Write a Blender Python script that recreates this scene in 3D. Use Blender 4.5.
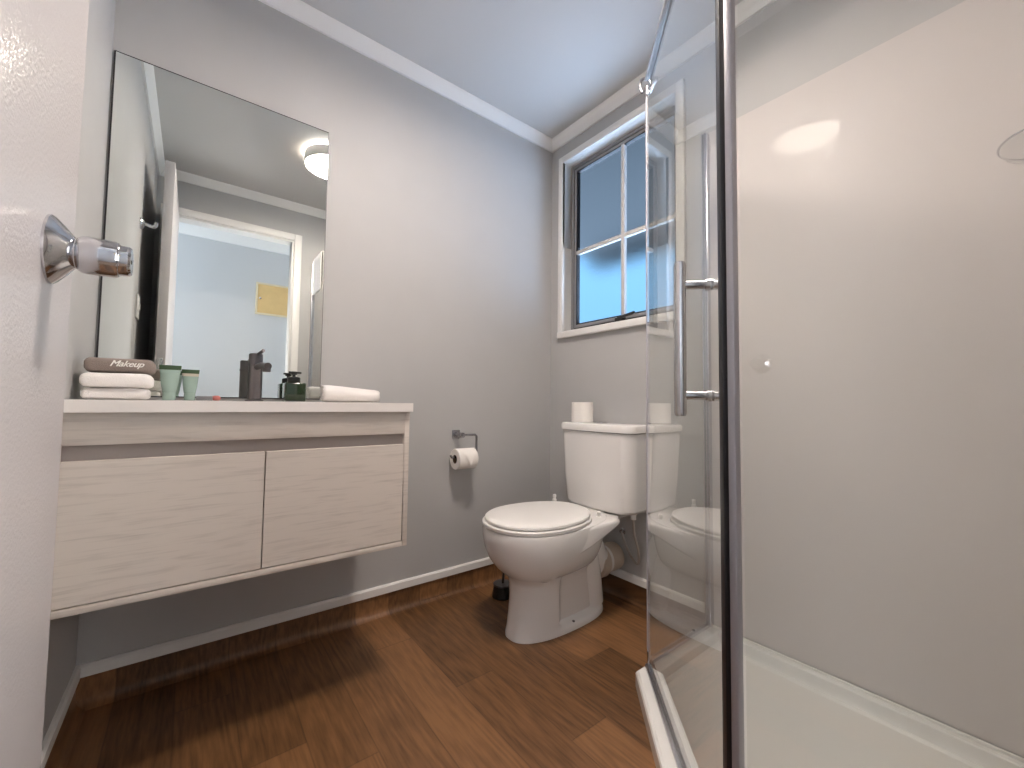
import bpy, bmesh, math, random
from mathutils import Vector, Matrix, noise
random.seed(7)
S = bpy.context.scene
for o in list(bpy.data.objects):
    bpy.data.objects.remove(o)
COL = S.collection
PI = math.pi

# ------------------------------------------------------------------ camera
F_PX, YAW, PITCH, ROLL = 412.996, 0.6577, 0.0465, 0.0128
CAM = Vector((-1.6057, -1.7205, 0.8859))
fw = Vector((math.sin(YAW)*math.cos(PITCH), math.cos(YAW)*math.cos(PITCH), math.sin(PITCH)))
r0 = Vector((math.cos(YAW), -math.sin(YAW), 0)); u0 = r0.cross(fw)
rt = r0*math.cos(ROLL) + u0*math.sin(ROLL); up = u0*math.cos(ROLL) - r0*math.sin(ROLL)
cd = bpy.data.cameras.new('camera'); cd.sensor_width = 36; cd.lens = F_PX/1024*36
cd.clip_start = 0.02
cam = bpy.data.objects.new('camera', cd); COL.objects.link(cam)
M = Matrix((rt, up, -fw)).transposed().to_4x4(); M.translation = CAM
cam.matrix_world = M
S.camera = cam

# ------------------------------------------------------------------ world, daylight, exposure
S.view_settings.view_transform = 'Standard'
S.view_settings.look = 'None'
S.view_settings.gamma = 1
S.view_settings.use_curve_mapping = False
S.view_settings.exposure = 4.6
S.cycles.use_denoising = True
S.cycles.max_bounces = 14
S.cycles.transparent_max_bounces = 16
S.cycles.caustics_refractive = True
S.cycles.caustics_reflective = True
w = bpy.data.worlds.new('sky'); S.world = w; w.use_nodes = True
bg = w.node_tree.nodes['Background']
# blue sky above, bright sunlit ground below the horizon
wn_ = w.node_tree; wtc = wn_.nodes.new('ShaderNodeTexCoord'); wsx = wn_.nodes.new('ShaderNodeSeparateXYZ'); wcr = wn_.nodes.new('ShaderNodeValToRGB')
wn_.links.new(wtc.outputs['Generated'], wsx.inputs[0])
wmr = wn_.nodes.new('ShaderNodeMapRange'); wmr.inputs['From Min'].default_value = -.5; wmr.inputs['From Max'].default_value = .5
wn_.links.new(wsx.outputs['Z'], wmr.inputs['Value']); wn_.links.new(wmr.outputs[0], wcr.inputs[0])
we = wcr.color_ramp.elements
we[0].position = .0; we[0].color = (.16, .22, .31, 1); we[1].position = .9; we[1].color = (.014, .033, .056, 1)
q = we.new(.40); q.color = (.16, .22, .31, 1)
q = we.new(.50); q.color = (.0105, .0245, .044, 1)
wn_.links.new(wcr.outputs[0], bg.inputs['Color'])
bg.inputs['Strength'].default_value = 1.0
LAMP_STRENGTH = 5.0
# daylight from the hall's own window, west end of the hall
ad = bpy.data.lights.new('hall_daylight', 'AREA'); ad.shape = 'RECTANGLE'; ad.size = 0.8; ad.size_y = 1.3
ad.energy = .95; ad.color = (0.97, 0.98, 1.0)
al = bpy.data.objects.new('hall_daylight', ad); COL.objects.link(al)
al.location = (-3.0, -2.3, 1.5); al.rotation_euler = (PI/2, 0, -PI/2)

# unseen fill light, added to brighten the vanity front through the doorway
ad2 = bpy.data.lights.new('added_hall_fill', 'AREA'); ad2.shape = 'RECTANGLE'; ad2.size = 0.5; ad2.size_y = 1.3
ad2.energy = 1.9; ad2.color = (1.0, 0.96, 0.94)
al2 = bpy.data.objects.new('added_hall_fill', ad2); COL.objects.link(al2)
al2.location = (-.58, -2.735, 1.25); al2.rotation_euler = (PI/2, 0, PI)

# ------------------------------------------------------------------ materials
def mat(name, color, rough=0.5, metal=0.0, spec=0.5, bump=0.0, bscale=200, var=0.0, vscale=6, coat=0.0, coat_rough=0.05, detail=3):
    m = bpy.data.materials.new(name); m.use_nodes = True
    nt = m.node_tree; b = nt.nodes['Principled BSDF']
    b.inputs['Base Color'].default_value = (*color, 1); b.inputs['Roughness'].default_value = rough
    b.inputs['Metallic'].default_value = metal; b.inputs['Specular IOR Level'].default_value = spec
    b.inputs['Coat Weight'].default_value = coat; b.inputs['Coat Roughness'].default_value = coat_rough
    tc = nt.nodes.new('ShaderNodeTexCoord')
    if bump:
        n = nt.nodes.new('ShaderNodeTexNoise'); n.inputs['Scale'].default_value = bscale; n.inputs['Detail'].default_value = detail
        nt.links.new(tc.outputs['Object'], n.inputs['Vector'])
        bp = nt.nodes.new('ShaderNodeBump'); bp.inputs['Strength'].default_value = bump; bp.inputs['Distance'].default_value = 0.002
        nt.links.new(n.outputs['Fac'], bp.inputs['Height']); nt.links.new(bp.outputs['Normal'], b.inputs['Normal'])
        if coat: nt.links.new(bp.outputs['Normal'], b.inputs['Coat Normal'])
    if var:
        n = nt.nodes.new('ShaderNodeTexNoise'); n.inputs['Scale'].default_value = vscale; n.inputs['Detail'].default_value = 4
        nt.links.new(tc.outputs['Object'], n.inputs['Vector'])
        mr = nt.nodes.new('ShaderNodeMapRange'); mr.inputs['From Min'].default_value = .3; mr.inputs['From Max'].default_value = .7
        mr.inputs['To Min'].default_value = 1-var; mr.inputs['To Max'].default_value = 1+var
        nt.links.new(n.outputs['Fac'], mr.inputs['Value'])
        mx = nt.nodes.new('ShaderNodeVectorMath'); mx.operation = 'SCALE'; mx.inputs[0].default_value = color
        nt.links.new(mr.outputs['Result'], mx.inputs['Scale']); nt.links.new(mx.outputs['Vector'], b.inputs['Base Color'])
    return m

M_wall = mat('grey_wall_paint', (0.462, 0.459, 0.455), 0.55, bump=.08, bscale=140, var=.015)
M_ceil = mat('ceiling_paint', (0.62, 0.61, 0.60), 0.6, bump=.05, bscale=120)
M_trim = mat('white_gloss_trim', (0.80, 0.79, 0.77), 0.42)
M_door = mat('white_satin_door', (0.575, 0.548, 0.550), 0.5, spec=.1, bump=.30, bscale=240, detail=2, coat=.30, coat_rough=.13)
M_hall = mat('pale_blue_hall_paint', (0.555, 0.565, 0.575), 0.6)
M_hallfloor = mat('hall_floor', (0.2, 0.14, 0.10), 0.5, var=.1)
M_ceramic = mat('white_ceramic', (0.82, 0.80, 0.78), 0.12, coat=.4)
M_seat = mat('white_seat_plastic', (0.84, 0.82, 0.79), 0.28)
M_acrylic = mat('white_acrylic_tray', (0.80, 0.79, 0.76), 0.15, coat=.3)
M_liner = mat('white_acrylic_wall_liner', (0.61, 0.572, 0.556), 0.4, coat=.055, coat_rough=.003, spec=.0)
M_chrome = mat('chrome', (0.60, 0.60, 0.62), 0.10, 1.0)
M_dchrome = mat('dull_chrome', (0.36, 0.36, 0.38), 0.2, 1.0)
M_brushed = mat('satin_chrome', (0.55, 0.55, 0.56), 0.25, 1.0)
M_alu = mat('polished_aluminium', (0.62, 0.62, 0.66), 0.25, 1.0)
M_post = mat('lavender_grey_post', (0.35, 0.34, 0.365), 0.36, .45)
M_rail = mat('dull_grey_rail', (0.30, 0.29, 0.29), 0.35, .8)
M_winalu = mat('grey_window_aluminium', (0.27, 0.27, 0.28), 0.45, .1)
M_black = mat('black_rubber', (0.012, 0.010, 0.012), 0.45)
M_blackpl = mat('black_plastic', (0.015, 0.015, 0.015), 0.3)
M_gun = mat('gunmetal', (0.16, 0.15, 0.155), 0.28, 1.0)
M_paper = mat('toilet_paper', (0.86, 0.83, 0.79), 0.9, bump=.2, bscale=300)
M_card = mat('brown_card', (0.12, 0.07, 0.04), 0.9)
M_towel = mat('white_terry', (0.86, 0.83, 0.81), 0.95, bump=.9, bscale=500)
M_browntowel = mat('brown_terry', (0.27, 0.22, 0.195), 0.95, bump=.9, bscale=500)
M_thread = mat('white_thread', (0.85, 0.83, 0.8), 0.8)
M_soapgreen = mat('dark_green_bottle', (0.012, 0.03, 0.010), 0.08, coat=.5)
M_capgreen = mat('dark_green_cap', (0.035, 0.075, 0.03), 0.35)
M_tube = mat('teal_tube', (0.30, 0.41, 0.36), 0.25, coat=.3)
M_tubetan = mat('tan_tube_band', (0.46, 0.42, 0.33), 0.3)
M_beige = mat('beige_rubber_collar', (0.50, 0.42, 0.34), 0.5)
M_hose = mat('braided_hose', (0.42, 0.38, 0.34), 0.35, .7)
M_yellow = mat('yellow_board', (0.72, 0.50, 0.22), 0.5, var=.05, vscale=12)
M_yframe = mat('cream_frame', (0.72, 0.62, 0.42), 0.5)
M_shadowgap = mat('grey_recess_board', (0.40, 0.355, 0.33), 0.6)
M_pink = mat('pink_plastic', (0.55, 0.18, 0.16), 0.4)
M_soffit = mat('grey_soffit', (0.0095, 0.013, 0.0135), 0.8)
M_top = mat('white_vanity_top', (0.90, 0.86, 0.825), 0.2, coat=.3)

m = M_lamp = bpy.data.materials.new('lamp_diffuser'); m.use_nodes = True
nt = m.node_tree; nt.nodes.clear()
e = nt.nodes.new('ShaderNodeEmission'); e.inputs['Color'].default_value = (1.0, 0.875, 0.78, 1); e.inputs['Strength'].default_value = LAMP_STRENGTH
nt.links.new(e.outputs[0], nt.nodes.new('ShaderNodeOutputMaterial').inputs['Surface'])

m = M_mirror = mat('mirror_silver', (0.80, 0.83, 0.80), 0.0, 1.0)

def glassy(name, tint, ior=1.55, boost=1.0):
    m = bpy.data.materials.new(name); m.use_nodes = True; nt = m.node_tree; nt.nodes.clear()
    t = nt.nodes.new('ShaderNodeBsdfTransparent'); t.inputs['Color'].default_value = (*tint, 1)
    g = nt.nodes.new('ShaderNodeBsdfGlossy'); g.inputs['Roughness'].default_value = 0.0; g.inputs['Color'].default_value = (1, 1, 1, 1)
    fr = nt.nodes.new('ShaderNodeFresnel'); fr.inputs['IOR'].default_value = ior
    ge = nt.nodes.new('ShaderNodeNewGeometry')
    inv = nt.nodes.new('ShaderNodeMath'); inv.operation = 'SUBTRACT'; inv.inputs[0].default_value = boost
    ml = nt.nodes.new('ShaderNodeMath'); ml.operation = 'MULTIPLY'; ml.use_clamp = True
    nt.links.new(ge.outputs['Backfacing'], inv.inputs[1]); nt.links.new(fr.outputs[0], ml.inputs[0]); nt.links.new(inv.outputs[0], ml.inputs[1])
    # a back face never reflects (the ray is leaving the sheet)
    cl = nt.nodes.new('ShaderNodeMath'); cl.operation = 'GREATER_THAN'; cl.inputs[0].default_value = 0.5
    nt.links.new(ge.outputs['Backfacing'], cl.inputs[1])
    m2 = nt.nodes.new('ShaderNodeMath'); m2.operation = 'MULTIPLY'
    nt.links.new(ml.outputs[0], m2.inputs[0]); nt.links.new(cl.outputs[0], m2.inputs[1])
    # two faces of one sheet: 2R/(1+R)
    ad_ = nt.nodes.new('ShaderNodeMath'); ad_.operation = 'ADD'; ad_.inputs[1].default_value = 1; nt.links.new(m2.outputs[0], ad_.inputs[0])
    tw = nt.nodes.new('ShaderNodeMath'); tw.operation = 'MULTIPLY'; tw.inputs[1].default_value = 2; nt.links.new(m2.outputs[0], tw.inputs[0])
    dv = nt.nodes.new('ShaderNodeMath'); dv.operation = 'DIVIDE'; nt.links.new(tw.outputs[0], dv.inputs[0]); nt.links.new(ad_.outputs[0], dv.inputs[1])
    mx = nt.nodes.new('ShaderNodeMixShader'); nt.links.new(dv.outputs[0], mx.inputs[0])
    nt.links.new(t.outputs[0], mx.inputs[1]); nt.links.new(g.outputs[0], mx.inputs[2])
    nt.links.new(mx.outputs[0], nt.nodes.new('ShaderNodeOutputMaterial').inputs['Surface'])
    return m
M_glass = glassy('shower_glass', (0.975, 0.985, 0.975), 1.6)
M_clear = glassy('clear_acrylic', (0.93, 0.93, 0.93), 1.5)

m = M_obscure = bpy.data.materials.new('obscure_window_glass'); m.use_nodes = True
nt = m.node_tree; nt.nodes.clear()
tc = nt.nodes.new('ShaderNodeTexCoord'); vo = nt.nodes.new('ShaderNodeTexVoronoi'); vo.inputs['Scale'].default_value = 120
nt.links.new(tc.outputs['Object'], vo.inputs['Vector'])
bp = nt.nodes.new('ShaderNodeBump'); bp.inputs['Strength'].default_value = .3; bp.inputs['Distance'].default_value = .002
nt.links.new(vo.outputs['Distance'], bp.inputs['Height'])
rf = nt.nodes.new('ShaderNodeBsdfRefraction'); rf.inputs['Roughness'].default_value = .30; rf.inputs['IOR'].default_value = 1.2
nt.links.new(bp.outputs[0], rf.inputs['Normal'])
nt.links.new(rf.outputs[0], nt.nodes.new('ShaderNodeOutputMaterial').inputs['Surface'])

def wood_floor():
    m = bpy.data.materials.new('brown_oak_vinyl_planks'); m.use_nodes = True
    nt = m.node_tree; L = nt.links; N = nt.nodes.new; b = nt.nodes['Principled BSDF']
    tc = N('ShaderNodeTexCoord'); sx = N('ShaderNodeSeparateXYZ'); L.new(tc.outputs['Object'], sx.inputs[0])
    def math_(op, a, bb=None, clamp=False):
        n = N('ShaderNodeMath'); n.operation = op; n.use_clamp = clamp
        for i, v in enumerate((a, bb)):
            if v is None: continue
            if isinstance(v, (int, float)): n.inputs[i].default_value = v
            else: L.new(v, n.inputs[i])
        return n.outputs[0]
    W = .1388
    u = math_('DIVIDE', math_('ADD', sx.outputs['X'], 2.03), W)      # plank edges at x = -.642, -.781, -.92 ...
    row = math_('FLOOR', u); fu = math_('FRACT', u)
    # end joint of each row (metres towards the camera)
    ramp = N('ShaderNodeValToRGB'); ramp.color_ramp.interpolation = 'CONSTANT'
    ends = {0: .5, 1: .35, 2: .75, 3: .19, 4: .52, 5: .66, 6: .86, 7: .235, 8: .57, 9: .93, 10: .34, 11: .72, 12: .45, 13: .8, 14: .3}
    el = ramp.color_ramp.elements
    while len(el) > 1: el.remove(el[-1])
    el[0].position = 0; el[0].color = (ends[0],)*3 + (1,)
    for k in range(1, 15):
        q = el.new(k/16 - .01); q.color = (ends[k],)*3 + (1,)
    L.new(math_('DIVIDE', row, 16), ramp.inputs[0])
    LEN = .92
    v = math_('DIVIDE', math_('ADD', math_('ADD', sx.outputs['Y'], 10*LEN), ramp.outputs[0]), LEN)
    seg = math_('FLOOR', v); fv = math_('FRACT', v)
    cv = N('ShaderNodeCombineXYZ'); L.new(row, cv.inputs[0]); L.new(seg, cv.inputs[1])
    wn = N('ShaderNodeTexWhiteNoise'); wn.noise_dimensions = '2D'; L.new(cv.outputs[0], wn.inputs['Vector'])
    # grain: long rings, shifted per plank
    gx = math_('ADD', sx.outputs['X'], math_('MULTIPLY', wn.outputs['Value'], 7.3))
    gy = math_('ADD', math_('MULTIPLY', math_('ADD', sx.outputs['Y'], math_('MULTIPLY', sx.outputs['Z'], 3)), .085), math_('MULTIPLY', wn.outputs['Value'], 3.1))
    gv = N('ShaderNodeCombineXYZ'); L.new(gx, gv.inputs[0]); L.new(gy, gv.inputs[1])
    n1 = N('ShaderNodeTexNoise'); n1.inputs['Scale'].default_value = 7; n1.inputs['Detail'].default_value = 1.5; L.new(gv.outputs[0], n1.inputs['Vector'])
    rings = math_('SINE', math_('MULTIPLY', n1.outputs['Fac'], 105))
    rings = math_('ADD', math_('MULTIPLY', rings, .5), .5)
    n2 = N('ShaderNodeTexNoise'); n2.inputs['Scale'].default_value = 130; n2.inputs['Detail'].default_value = 3; L.new(gv.outputs[0], n2.inputs['Vector'])
    n3 = N('ShaderNodeTexNoise'); n3.inputs['Scale'].default_value = 5; n3.inputs['Detail'].default_value = 2; L.new(tc.outputs['Object'], n3.inputs['Vector'])
    t = math_('ADD', math_('MULTIPLY', rings, .13), math_('MULTIPLY', n2.outputs['Fac'], .62))
    t = math_('ADD', t, math_('MULTIPLY', wn.outputs['Value'], .42))
    t = math_('ADD', t, math_('MULTIPLY', n3.outputs['Fac'], .28))
    cr = N('ShaderNodeValToRGB'); c = cr.color_ramp.elements
    c[0].position = .35; c[0].color = (.040, .016, .005, 1); c[1].position = 1.0; c[1].color = (.26, .125, .050, 1)
    L.new(t, cr.inputs[0])
    # joints
    j = math_('MINIMUM', fu, math_('SUBTRACT', 1, fu)); j = math_('MULTIPLY', j, W)
    k = math_('MINIMUM', fv, math_('SUBTRACT', 1, fv)); k = math_('MULTIPLY', k, LEN)
    jj = math_('MINIMUM', j, k)
    jm = N('ShaderNodeMapRange'); jm.inputs['From Max'].default_value = .0030; jm.inputs['To Min'].default_value = .60
    L.new(jj, jm.inputs['Value'])
    sc = N('ShaderNodeVectorMath'); sc.operation = 'SCALE'; L.new(cr.outputs[0], sc.inputs[0]); L.new(jm.outputs[0], sc.inputs['Scale'])
    L.new(sc.outputs[0], b.inputs['Base Color'])
    b.inputs['Roughness'].default_value = .42
    bp = N('ShaderNodeBump'); bp.inputs['Strength'].default_value = .15; bp.inputs['Distance'].default_value = .001
    L.new(t, bp.inputs['Height']); L.new(bp.outputs[0], b.inputs['Normal'])
    return m
M_floor = wood_floor()

def pale_wood():
    m = bpy.data.materials.new('whitewashed_oak'); m.use_nodes = True
    nt = m.node_tree; L = nt.links; N = nt.nodes.new; b = nt.nodes['Principled BSDF']
    tc = N('ShaderNodeTexCoord'); mp = N('ShaderNodeMapping'); mp.inputs['Scale'].default_value = (4.0, 4, 34)
    L.new(tc.outputs['Object'], mp.inputs['Vector'])
    n = N('ShaderNodeTexNoise'); n.inputs['Scale'].default_value = 2.2; n.inputs['Detail'].default_value = 6; n.inputs['Distortion'].default_value = .35
    L.new(mp.outputs[0], n.inputs['Vector'])
    cr = N('ShaderNodeValToRGB'); c = cr.color_ramp.elements
    c[0].position = .30; c[0].color = (.555, .495, .445, 1); c[1].position = .50; c[1].color = (.70, .635, .575, 1)
    n2 = N('ShaderNodeTexNoise'); n2.inputs['Scale'].default_value = 5; n2.inputs['Detail'].default_value = 5
    mp2 = N('ShaderNodeMapping'); mp2.inputs['Scale'].default_value = (1.5, 4, 60); L.new(tc.outputs['Object'], mp2.inputs['Vector']); L.new(mp2.outputs[0], n2.inputs['Vector'])
    av = N('ShaderNodeMix'); av.inputs[0].default_value = .4; L.new(n.outputs['Fac'], av.inputs[2]); L.new(n2.outputs['Fac'], av.inputs[3])
    L.new(av.outputs[0], cr.inputs[0]); L.new(cr.outputs[0], b.inputs['Base Color'])
    b.inputs['Roughness'].default_value = .45
    return m
M_oak = pale_wood()

# ------------------------------------------------------------------ mesh helpers
def new(): return bmesh.new()
def box(bm, x0, x1, y0, y1, z0, z1, bev=0, seg=2):
    t = bmesh.new()
    bmesh.ops.create_cube(t, size=1)
    for v in t.verts:
        v.co = Vector(((x0+x1)/2 + v.co.x*(x1-x0), (y0+y1)/2 + v.co.y*(y1-y0), (z0+z1)/2 + v.co.z*(z1-z0)))
    if bev: bmesh.ops.bevel(t, geom=t.edges[:], offset=bev, segments=seg, affect='EDGES', profile=.5)
    merge(bm, t)
def merge(bm, t, mtx=None):
    mp = {}
    for v in t.verts: mp[v] = bm.verts.new(mtx @ v.co if mtx else v.co)
    for f in t.faces:
        try: bm.faces.new([mp[v] for v in f.verts])
        except ValueError: pass
    t.free()
def beam(bm, a, b, wid, h, bev=0, upv=(0, 0, 1)):
    """box along a->b, wid sideways, h along up, centred"""
    a = Vector(a); b = Vector(b); d = (b-a); ln = d.length; d.normalize()
    u = Vector(upv); s = d.cross(u).normalized(); u = s.cross(d)
    t = bmesh.new(); box(t, -ln/2, ln/2, -wid/2, wid/2, -h/2, h/2, bev)
    mtx = Matrix((d, s, u)).transposed().to_4x4(); mtx.translation = (a+b)/2
    merge(bm, t, mtx)
def loft(bm, rings, cap0=True, cap1=True, close=False):
    vr = [[bm.verts.new(p) for p in r] for r in rings]
    n = len(rings[0])
    pairs = list(zip(vr, vr[1:])) + ([(vr[-1], vr[0])] if close else [])
    for a, b in pairs:
        for i in range(n): bm.faces.new((a[i], a[(i+1) % n], b[(i+1) % n], b[i]))
    if not close:
        if cap0: bm.faces.new(list(reversed(vr[0])))
        if cap1: bm.faces.new(vr[-1])
def lathe(bm, prof, c=(0, 0, 0), axis='Z', seg=40, cap=True):
    """prof: list of (radius, height)"""
    c = Vector(c); rings = []
    for r, h in prof:
        ring = []
        for i in range(seg):
            a = 2*PI*i/seg; p = (r*math.cos(a), r*math.sin(a), h)
            if axis == 'X': p = (p[2], p[0], p[1])
            if axis == '-X': p = (-p[2], p[1], p[0])
            if axis == 'Y': p = (p[1], p[2], p[0])
            if axis == '-Y': p = (p[0], -p[2], p[1])
            ring.append(c + Vector(p))
        rings.append(ring)
    loft(bm, rings, cap, cap)
def tube(bm, pts, r, seg=14, smooth_steps=0):
    P = [Vector(p) for p in pts]
    if smooth_steps:
        Q = []
        for i in range(len(P)-1):
            p0 = P[max(i-1, 0)]; p1 = P[i]; p2 = P[i+1]; p3 = P[min(i+2, len(P)-1)]
            for k in range(smooth_steps):
                t = k/smooth_steps
                Q.append(.5*((2*p1) + (p2-p0)*t + (2*p0-5*p1+4*p2-p3)*t*t + (3*p1-p0-3*p2+p3)*t**3))
        Q.append(P[-1]); P = Q
    rings = []; prev = None
    for i, p in enumerate(P):
        d = (P[min(i+1, len(P)-1)] - P[max(i-1, 0)]).normalized()
        if prev is None:
            s = d.cross(Vector((0, 0, 1)));
            if s.length < .1: s = d.cross(Vector((0, 1, 0)))
            s.normalize()
        else:
            s = (prev - d*prev.dot(d)).normalized()
        prev = s; t = d.cross(s); rr = r[i] if isinstance(r, (list, tuple)) and not smooth_steps else (r if not isinstance(r, (list, tuple)) else r[0])
        rings.append([p + (s*math.cos(2*PI*k/seg) + t*math.sin(2*PI*k/seg))*rr for k in range(seg)])
    loft(bm, rings)
def prism(bm, poly, z0, z1):
    loft(bm, [[(x, y, z0) for x, y in poly], [(x, y, z1) for x, y in poly]])

def finish(bm, sharp=34):
    bmesh.ops.remove_doubles(bm, verts=bm.verts[:], dist=1e-6)
    bmesh.ops.recalc_face_normals(bm, faces=bm.faces[:])
    for f in bm.faces: f.smooth = True
    for e in bm.edges:
        e.smooth = not (len(e.link_faces) == 2 and e.calc_face_angle(0) > math.radians(sharp))

def obj(name, bm, m, parent=None, origin=None, sharp=34):
    finish(bm, sharp)
    o0 = Vector((0, 0, 0))
    if parent is not None:
        q = parent
        while q is not None: o0 += q.location; q = q.parent
    elif origin == 'base':
        xs = [v.co for v in bm.verts]
        o0 = Vector(((min(c.x for c in xs)+max(c.x for c in xs))/2, (min(c.y for c in xs)+max(c.y for c in xs))/2, min(c.z for c in xs)))
    elif origin is not None: o0 = Vector(origin)
    if o0.length: bmesh.ops.translate(bm, verts=bm.verts[:], vec=-o0)
    me = bpy.data.meshes.new(name); bm.to_mesh(me); bm.free()
    me.materials.append(m)
    o = bpy.data.objects.new(name, me); COL.objects.link(o)
    if parent is not None: o.parent = parent
    else: o.location = o0
    return o
def tag(o, label, cat, group=None):
    o['label'] = label; o['category'] = cat
    if group: o['group'] = group
    return o
def thing(name, label, cat, loc, group=None):
    o = bpy.data.objects.new(name, None); COL.objects.link(o); o.empty_display_size = .05
    o.location = loc; return tag(o, label, cat, group)
def struct(name, bm, m, label=None, cat=None, sharp=34):
    o = obj(name, bm, m, sharp=sharp); o['kind'] = 'structure'
    o['label'] = label or name.replace('_', ' '); o['category'] = cat or name.split('_')[0]
    return o
def dup(root, loc):
    r = root.copy(); COL.objects.link(r); r.location = loc
    for ch in list(root.children):
        c = ch.copy(); COL.objects.link(c); c.parent = r
        for g in list(ch.children):
            d = g.copy(); COL.objects.link(d); d.parent = c
    return r

# ------------------------------------------------------------------ room shell
L, W, H = 1.84, 1.80, 2.40        # vanity wall y=0, window wall x=0, west wall x=-L, door wall y=-W
T = .10
bm = new(); box(bm, -L-T, T, -W-T, T, -.05, 0); struct('floor', bm, M_floor, 'brown oak plank vinyl floor of the bathroom')
bm = new(); box(bm, -L-T, T, -W-T, T, H, H+.05); struct('ceiling', bm, M_ceil, 'pale grey bathroom ceiling')
bm = new(); box(bm, -L-T, T, 0, T, 0, H); struct('wall_north', bm, M_wall, 'grey wall behind the mirror and floating vanity')
bm = new(); box(bm, -L-T, -L, -W, 0, 0, H); struct('wall_west', bm, M_wall, 'grey wall beside the open door and vanity end')
WY0, WY1, WZ0, WZ1 = -.79, -.10, 1.275, 2.235
bm = new()
box(bm, 0, T, -W-T, 0, 0, WZ0); box(bm, 0, T, -W-T, 0, WZ1, H); box(bm, 0, T, WY1, 0, WZ0, WZ1); box(bm, 0, T, -W-T, WY0, WZ0, WZ1)
struct('wall_east', bm, M_wall, 'grey wall with the window behind the toilet')
DX0, DX1, DZ = -1.768, -1.030, 2.112
bm = new()
box(bm, -L-T, DX0, -W-T, -W, 0, H); box(bm, DX1, 0, -W-T, -W, 0, H); box(bm, DX0, DX1, -W-T, -W, DZ, H)
struct('wall_south', bm, M_wall, 'grey wall holding the doorway, seen in the mirror')

def extrude_profile(prof, a, b, nrm):
    """prof: (out from wall, z); a,b 2D wall points; nrm 2D into the room"""
    bm = new()
    loft(bm, [[(p[0]+nrm[0]*o, p[1]+nrm[1]*o, z) for o, z in prof] for p in (a, b)])
    return bm
corn = [(0, 2.345), (.010, 2.345), (.014, 2.352), (.030, 2.384), (.036, 2.390), (.036, 2.40), (0, 2.40)]
base = [(0, .0866), (.012, .0866), (.012, .114), (.007, .1201), (0, .1201)]
cove = [(0, .0866), (.004, .0866), (.004, .028), (.008, .014), (.016, .005), (.028, .0008), (.028, 0), (0, 0)]
sides = {'north': ((-L, 0), (0, 0), (0, -1)), 'east': ((0, 0), (0, -W), (-1, 0)), 'west': ((-L, -W), (-L, 0), (1, 0)), 'south': ((-L, -W), (0, -W), (0, 1))}
for i, (k, (a, b, n)) in enumerate(sides.items()):
    struct('trim_%d' % (i+1), extrude_profile(corn, a, b, n), M_trim, 'white cornice along the top of the %s wall' % k, 'cornice', 50)
bsides = {'north': sides['north'], 'east': ((0, 0), (0, -.895), (-1, 0)), 'west': sides['west'], 'south': ((-.985, -W), (-.93, -W), (0, 1))}
for i, (k, (a, b, n)) in enumerate(bsides.items()):
    struct('baseboard_%s' % k, extrude_profile(base, a, b, n), M_trim, 'white strip above the vinyl skirting of the %s wall' % k, 'baseboard')
    struct('trim_%d' % (i+5), extrude_profile(cove, a, b, n), M_floor, 'brown vinyl coved up the foot of the %s wall' % k, 'skirting', 60)

# doorway architrave and jamb lining
bm = new()
box(bm, DX1, DX1+.05, -W, -W+.014, 0, DZ+.05, .003); box(bm, DX0-.05, DX0, -W, -W+.014, 0, DZ+.05, .003); box(bm, DX0, DX1, -W, -W+.014, DZ, DZ+.05, .003)
box(bm, DX1-.016, DX1, -W-T, -W+.002, 0, DZ); box(bm, DX0, DX0+.008, -W-T, -W-.05, 0, DZ); box(bm, DX0+.008, DX1-.016, -W-T, -W+.002, DZ-.012, DZ)
box(bm, DX1, DX1+.05, -W-T-.014, -W-T, 0, DZ+.05, .003); box(bm, DX0-.05, DX0, -W-T-.014, -W-T, 0, DZ+.05, .003); box(bm, DX0, DX1, -W-T-.014, -W-T, DZ, DZ+.05, .003)
struct('trim_9', bm, M_trim, 'white architrave round the bathroom doorway', 'architrave')

# hall beyond the doorway
HY = -2.75
bm = new(); box(bm, -3.1, 0.4, HY-.1, HY, 0, H); struct('wall_hall', bm, M_hall, 'pale blue hall wall seen through the doorway in the mirror')
bm = new(); box(bm, -3.1, 0.4, HY, -W-T, -.05, 0); struct('floor_hall', bm, M_hallfloor, 'hall floor outside the doorway', 'floor')
bm = new(); box(bm, -3.1, 0.4, HY, -W-T, H, H+.05); struct('ceiling_hall', bm, M_ceil, 'hall ceiling outside the doorway', 'ceiling')
bm = new(); box(bm, .3, .4, HY, -W-T, 0, H); struct('wall_hall_east', bm, M_hall, 'east end wall of the hall')
bm = new(); box(bm, -3.1, -L-T, -W-T-.02, -W-T+.05, 0, H); struct('wall_hall_north', bm, M_hall, 'hall wall west of the bathroom')
bm = new(); box(bm, -3.1, -3.05, HY, -W-T, 0, .8); box(bm, -3.1, -3.05, HY, -W-T, 2.2, H); box(bm, -3.1, -3.05, HY, HY+.05, .8, 2.2); box(bm, -3.1, -3.05, -W-T-.05, -W-T, .8, 2.2)
struct('wall_hall_west', bm, M_hall, 'hall end wall with an open window')
struct('trim_10', extrude_profile([(0, 2.29), (.02, 2.29), (.05, 2.38), (.05, 2.4), (0, 2.4)], (.3, HY), (-3.05, HY), (0, 1)), M_trim, 'white cornice of the hall', 'cornice')

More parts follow.
